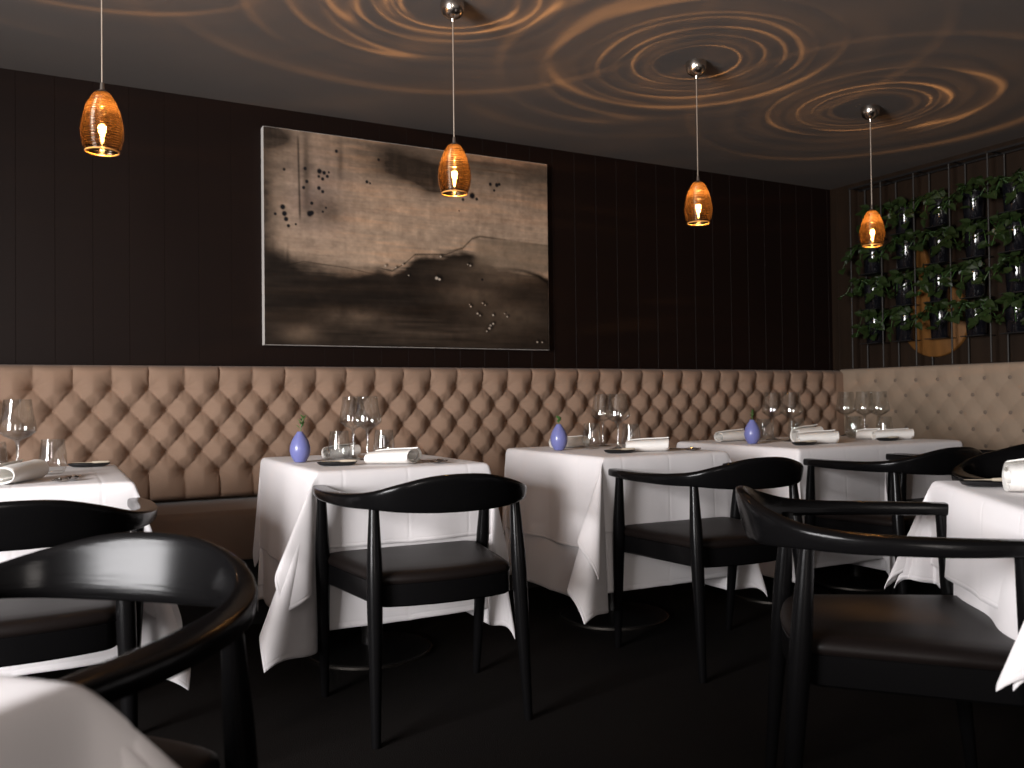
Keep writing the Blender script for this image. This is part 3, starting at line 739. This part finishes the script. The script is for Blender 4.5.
for x, y, lb in [(.008, 3.20, 'stemless tumbler on the table at the left edge, right of the wine glass'), (-.155, 3.10, 'stemless tumbler cut off by the left edge of the photo'),
                 (.965, 3.19, 'stemless tumbler beside the blue vase on the table under the painting'), (1.14, 3.18, 'stemless tumbler behind the napkin on the table under the painting'),
                 (2.14, 3.24, 'stemless tumbler left of the wine glasses on the middle wall table'), (2.21, 3.04, 'stemless tumbler behind the napkin on the middle wall table'),
                 (3.12, 3.18, 'stemless tumbler right of the blue vase near the corner'), (3.32, 3.16, 'stemless tumbler behind the wine glasses on the table near the corner'),
                 (3.78, 3.20, 'stemless tumbler under the leftmost wine glass of the corner table'), (3.71, 3.13, 'stemless tumbler between the wine glasses of the corner table'), (3.80, 3.02, 'stemless tumbler nearest the folded napkin on the corner table')]:
    put(TU, x, y, random.random() * 6, lb, 'glass', 'stemless tumblers')

def vase_proto():
    t = empty('bud_vase')
    b = MB(); b.lathe([(.0005, 0), (.020, 0), (.023, .003), (.034, .022), (.0385, .042), (.0375, .058), (.0315, .078), (.0215, .096), (.0130, .108), (.0105, .113), (.0100, .1135), (.0085, .112), (.0085, .09), (.0005, .088)], 36, cap=False)
    b.build('vase', M['bluevase'], t)
    return t
def sprig(parent, h, lean, n, seed):
    rn = random.Random(seed); b = MB()
    b.tube([(0, 0, .08), (lean * .2, 0, .115), (lean * .6, .002, .115 + h * .5), (lean, .004, .115 + h)], [.0016, .0016, .0014, .0006], 6)
    for i in range(n):
        t = .25 + .75 * i / n; z = .112 + h * t; x = lean * t
        a = rn.uniform(0, 6.28); l = rn.uniform(.010, .018); d = Vector((math.cos(a) * l, math.sin(a) * l, l * .9)); s = Vector((-math.sin(a), math.cos(a), .2)) * .0032
        p = Vector((x, .003, z)); k = len(b.v); q = p + d * .5
        up = Vector((0, 0, .0012))
        b.add([p, q + s + up, p + d, q - s + up, q - up * 2], [(0, 1, 2), (0, 2, 3), (0, 4, 1), (1, 4, 2), (2, 4, 3), (3, 4, 0)])
    return b.build('sprig', M['sprig'], parent, smooth=False)
V0 = vase_proto()
for i, (x, y, h, le, n, lb) in enumerate([(.828, 3.235, .055, .012, 22, 'blue egg-shaped bud vase with a green sprig on the table under the painting'),
                                      (1.972, 3.247, .028, .004, 30, 'blue egg-shaped bud vase with a short bushy sprig on the middle wall table'),
                                      (2.962, 3.097, .045, .008, 9, 'blue egg-shaped bud vase with a slim sprig on the table near the corner')]):
    v = V0 if i == 0 else copy_tree(V0)
    for ch in kids(v):
        if ch.name.startswith('sprig'): bpy.data.objects.remove(ch)
    v.location = (x, y, ZT_); tag(v, lb, 'vase', 'blue bud vases'); sprig(v, h, le, n, 40 + i)

def napkin_mesh(L=.16, w=.052, h=.021, turns=1.75, skew=.02, th=.0045):
    """cloth rolled flat: a squashed spiral swept along x"""
    n = int(44 * turns); mid = []
    for i in range(n + 1):
        t = i / n; a = -PI / 2 + 2 * PI * turns * (1 - t) * 1.0
        k = 1 - .50 * t
        mid.append((w * k * math.copysign(abs(math.cos(a)) ** .85, math.cos(a)) - .010 * t, h * k * math.sin(a) + h * .12 * t))
    # give the strip thickness
    inn, outp = [], []
    for i, (y, z) in enumerate(mid):
        y0, z0 = mid[max(0, i - 1)]; y1, z1 = mid[min(n, i + 1)]; d = Vector((y1 - y0, z1 - z0)); d.normalize()
        inn.append((y - d.y * th / 2, z + d.x * th / 2)); outp.append((y + d.y * th / 2, z - d.x * th / 2))
    prof = outp + inn[::-1]
    zmin = min(z for _, z in prof); rs = []
    m = 14
    for j in range(m + 1):
        s = j / m; x = -L / 2 + L * s; g = 1 + .10 * (s - .5) + .03 * math.sin(s * 5)
        rs.append([(x + skew * y / w * .5 + .004 * math.sin(i * .1), y * g, (z - zmin) * g * (1 - .12 * (1 - s))) for i, (y, z) in enumerate(prof)])
    b = MB(); b.rings(rs); return b
for i, (x, y, rz, L, w, h, lb) in enumerate((n_[0], n_[1], n_[2], n_[3] * 1.05, n_[4] * 1.12, n_[5] * 1.3, n_[6]) for n_ in [
        (-.085, 2.945, 62, .17, .05, .026, 'rolled white napkin, open end forward, on the table at the left edge'),
        (1.085, 2.935, -36, .15, .055, .023, 'folded white napkin in front of the wine glasses under the painting'),
        (1.025, 3.36, 20, .14, .05, .022, 'white napkin behind the tumbler on the table under the painting'),
        (2.225, 2.945, -26, .17, .05, .023, 'folded white napkin in front of the wine glasses on the middle wall table'),
        (2.115, 3.39, 0, .17, .05, .022, 'white napkin behind the blue vase on the middle wall table'),
        (3.205, 2.92, -22, .18, .055, .025, 'larger folded white napkin at the front of the vase table near the corner'),
        (3.255, 3.03, 4, .16, .04, .034, 'white napkin lying behind the larger napkin on the table by the corner'),
        (3.04, 3.33, 0, .15, .05, .024, 'white napkin behind the blue vase near the corner'),
        (3.745, 2.93, -22, .19, .05, .023, 'folded white napkin at the front of the corner table'),
        (3.69, 3.035, -40, .10, .045, .022, 'small folded white napkin below the glasses of the corner table'),
        (2.03, 1.17, -38, .17, .062, .034, 'folded white napkin on the angled table at the right edge')]):
    o = napkin_mesh(L, w, h, 1.4 + .04 * (i % 4), .02 + .006 * (i % 3)).build('napkin', M['napkin'], angle=60)
    o.location = (x, y, ZT_); o.rotation_euler.z = R(rz); tag(o, lb, 'napkin', 'folded white napkins')

def dish_mesh():
    b = MB(); b.lathe([(.0005, .002), (.05, .002), (.058, .006), (.068, .011), (.070, .0125), (.0705, .0115), (.064, .004), (.052, .0), (.0005, 0)], 36, cap=False)
    b.v = [(x, y * .52, z) for x, y, z in b.v]; return b
def knife_mesh():
    b = MB(); rs = []
    for x, wy, hz in [(-.055, .0035, .003), (-.05, .005, .0045), (-.02, .0055, .005), (.0, .0045, .004), (.004, .004, .002), (.03, .0065, .0012), (.055, .006, .001), (.068, .001, .0006)]:
        rs.append([(x, wy * math.cos(2 * PI * k / 10), .003 + hz * math.sin(2 * PI * k / 10)) for k in range(10)])
    b.rings(rs); return b
D0 = dish_mesh().build('dish', M['dish']); K0 = knife_mesh().build('butter_knife', M['bone'])
for x, y, rz, lb in [(.125, 3.49, 0, 'on the table at the left edge'), (.895, 2.985, -14, 'in front of the blue vase under the painting'), (2.068, 2.925, -8, 'left of the folded napkin on the middle wall table'),
                 (3.065, 2.87, -2, 'on the vase table near the corner'), (3.645, 2.88, 0, 'in front of the napkin on the corner table'), (2.04, 1.325, -25, 'beside the napkin on the angled table')]:
    put(D0, x, y, R(rz), 'black oval dish ' + lb, 'dish', 'black butter dishes')
    c, s = math.cos(R(rz)), math.sin(R(rz))
    put(K0, x + .012 * c, y + .012 * s, R(rz + 172), 'pale butter knife on the dish ' + lb, 'knife', 'butter knives', ZT_ + .0115)

def fork_mesh():
    b = MB(); rs = []
    for y, w, z, t in [(-.10, .006, .002, .0012), (-.06, .005, .002, .0014), (0, .003, .004, .0016), (.03, .0035, .006, .0016), (.045, .0095, .005, .0012), (.06, .0115, .003, .0010)]:
        rs.append([(-w, y, z - t), (w, y, z - t), (w, y, z + t), (-w, y, z + t)])
    b.rings(rs)
    for k in range(4):
        x = -.0095 + .0063 * k
        b.rings([[(x - q, y, z - .001), (x + q, y, z - .001), (x + q, y, z + .001), (x - q, y, z + .001)] for y, q, z in [(.058, .0019, .003), (.08, .0017, .003), (.102, .0008, .008)]])
    return b
def spoon_mesh():
    b = MB(); rs = []
    for y, w, z, t in [(-.10, .006, .002, .0012), (-.05, .005, .002, .0014), (.0, .003, .004, .0016), (.03, .0032, .0065, .0016)]:
        rs.append([(w * math.cos(2 * PI * k / 8), y, z + t * math.sin(2 * PI * k / 8)) for k in range(8)])
    b.rings(rs)
    g = []; n = 12
    for j in range(n + 1):
        q = j / n; y = .028 + .062 * q; w = .0195 * math.sqrt(max(0, math.sin(PI * min(1, q * .97 + .02)))) + .001
        g.append([(w * s, y, .0025 + .0055 * (s * s) + .004 * abs(2 * q - 1) ** 2) for s in [i / 4 - 1 for i in range(9)]] + [(w * s * .96, y, .0012 + .0055 * (s * s) + .004 * abs(2 * q - 1) ** 2) for s in [1 - i / 4 for i in range(9)]])
    b.rings(g); return b
F0 = fork_mesh().build('fork', M['steel']); S0 = spoon_mesh().build('spoon', M['steel'])
for x, y, rz, lb in [(.045, 2.945, 170, 'at the napkin on the table at the left edge'), (1.215, 2.93, 195, 'beside the napkin under the painting'), (2.395, 2.93, 190, 'beside the napkin on the middle wall table')]:
    put(F0, x - .015, y, R(rz), 'steel fork ' + lb, 'fork', 'steel forks'); put(S0, x + .022, y + .01, R(rz), 'steel spoon ' + lb, 'spoon', 'steel spoons')

# ------------------------------------------------------------------ plant rack on the right wall
rk = empty('plant_rack', (XR - .09, 3.4, ZT))
tag(rk, 'black steel rod rack for plants standing on the back of the beige banquette', 'rack')
def at(b, xa, xb, ya, yb, za, zb):
    return b.box(xa - (XR - .09), xb - (XR - .09), ya - 3.4, yb - 3.4, za - ZT, zb - ZT)
ZR = 2.385; YA, YB = 2.55, 4.13
for xf in (XR - .125, XR - .02):
    at(MB(), xf - .006, xf + .006, YA, YB, ZR - .006, ZR + .006).build('top_rail', M['rail'], rk, smooth=False)
for k in range(7):
    for xf, y, zb in ((XR - .125, 4.119 - .2475 * k, 1.147), (XR - .02, 4.082 - .2475 * k, 1.10)):
        b = MB(); b.tube([(xf - (XR - .09), y - 3.4, zb - ZT), (xf - (XR - .09), y - 3.4, ZR - ZT)], .0052, 10); b.build('rod', M['rod'], rk)
    at(MB(), XR - .125, XR - .02, 4.10 - .2475 * k - .004, 4.10 - .2475 * k + .004, ZR - .004, ZR + .004).build('cross_bar', M['rail'], rk, smooth=False)
colY = [3.985, 3.735, 3.490, 3.245, 3.000]
rowZ = [2.015, 1.785, 1.545, 1.315]
for z in rowZ:
    for y in colY:
        at(MB(), XR - .130, XR - .014, y - .075, y + .075, z - .006, z - .001).build('pot_shelf', M['rail'], rk, smooth=False)

def leaf_geo(b, p, d, n, s):
    """heart-shaped leaf: base p, along d, normal n, size s"""
    d = d.normalized(); x = d.cross(n).normalized(); n = x.cross(d)
    out = [(0, 0), (.32, -.12), (.50, .10), (.48, .38), (.30, .68), (0, 1.0)]
    k = len(b.v); vs = []
    for u, v in out: vs.append(p + d * (v * s) + x * (u * s) + n * (s * (.22 * u - .18 * v * v)))
    for u, v in out[1:-1]: vs.append(p + d * (v * s) - x * (u * s) + n * (s * (.22 * u - .18 * v * v)))
    vs.append(p + d * (.4 * s) - n * (s * .05))
    m = 10
    fs = [(m, 0, 1), (m, 1, 2), (m, 2, 3), (m, 3, 4), (m, 4, 5), (m, 5, 9), (m, 9, 8), (m, 8, 7), (m, 7, 6), (m, 6, 0)]
    b.add(vs, fs)
def make_plant(seed):
    rn = random.Random(seed); t = empty('potted_ivy')
    b = MB(); b.lathe([(.0005, 0), (.046, 0), (.048, .003), (.055, .130), (.0575, .131), (.0575, .145), (.054, .146), (.052, .140), (.0005, .139)], 32, cap=False); b.build('pot', M['pot'], t)
    b = MB(); b.lathe([(.0005, .136), (.0515, .1385), (.03, .143), (.0005, .145)], 20, cap=False); b.build('soil', M['soil'], t)
    lf = MB(); st = MB()
    for v in range(rn.randint(6, 8)):
        a = rn.uniform(0, 2 * PI); l = rn.uniform(.08, .2); q = Vector((math.cos(a), math.sin(a), 0)); q.x = -abs(q.x) * .6 - .15 if rn.random() < .7 else q.x * .3
        p0 = Vector((rn.uniform(-.03, .03), rn.uniform(-.03, .03), .14)); pts = [p0]
        for s in range(1, 6):
            u = s / 5; pts.append(p0 + q * (l * u) + Vector((0, 0, .055 * math.sin(PI * min(1, u * 1.1)) - .10 * u * u * (.3 + rn.random() * .7))))
        st.tube(pts, .0013, 5)
        for s in range(1, 6):
            for r_ in range(rn.choice((1, 1, 2))):
                d = Vector((rn.uniform(-1, .3), rn.uniform(-1, 1), rn.uniform(-.8, .5))); n = Vector((-.7 + rn.uniform(-.4, .4), rn.uniform(-.5, .5), rn.uniform(.2, 1)))
                leaf_geo(lf, pts[s] + d * .01, d, n, rn.uniform(.034, .056))
    # keep the leaves off the wall
    lim = .078
    lf.v = [(min(x, lim), y, z) for x, y, z in lf.v]; st.v = [(min(x, lim), y, z) for x, y, z in st.v]
    f = lf.build('foliage', M['leaf'], t, smooth=False); st.build('vine', M['sprig'], f)
    return t
protos = [make_plant(s) for s in (1, 2, 3, 4, 5)]
rown = ['top row', 'second row from the top', 'third row from the top', 'bottom row']; coln = ['nearest the wall corner', 'second from the corner', 'third from the corner', 'fourth from the corner', 'fifth from the corner']
for i, z in enumerate(rowZ):
    for j, yy in enumerate(colY):
        pr0 = protos[(i * 2 + j) % 5]
        o = put(pr0, XR - .078, yy + random.uniform(-.012, .012), 0, 'black ivy pot on the rack, %s, %s' % (rown[i], coln[j]), 'plant', 'ivy pots on the rack', z)
        o.rotation_euler.z = random.uniform(-.12, .12)
        o.scale = (1.0, 1.14, 1.1)

# round wooden board hung on the wall behind the rack
b = MB(); out = []
rd = .235
for k in range(56):
    a = R(90 + 12) + (k / 55) * (2 * PI - R(24)); out.append((rd * math.cos(a), rd * math.sin(a)))
out += [(.047, .27), (.040, .40), (.036, .47), (.02, .49), (-.02, .49), (-.036, .47), (-.040, .40), (-.047, .27)]
inn = [(u * .97, v * .97) for u, v in out]
b.rings([[(0, u, v) for u, v in out], [(-.022, u, v) for u, v in out], [(-.028, u, v) for u, v in inn]])
bd = b.build('wooden_board', M['oak'], angle=50)
bd.location = (XR - .001, 3.565, 1.435); bd.rotation_euler = (R(-12), 0, 0)
tag(bd, 'round wooden board with a handle, on the wall behind the ivy rack', 'board')

# ------------------------------------------------------------------ view
vs = sc.view_settings
vs.view_transform = 'Standard'; vs.look = 'None'; vs.exposure = 0.0; vs.gamma = 1; vs.use_curve_mapping = False
sc.cycles.use_denoising = True
sc.cycles.max_bounces = 10; sc.cycles.transparent_max_bounces = 24; sc.cycles.caustics_reflective = False; sc.cycles.caustics_refractive = False
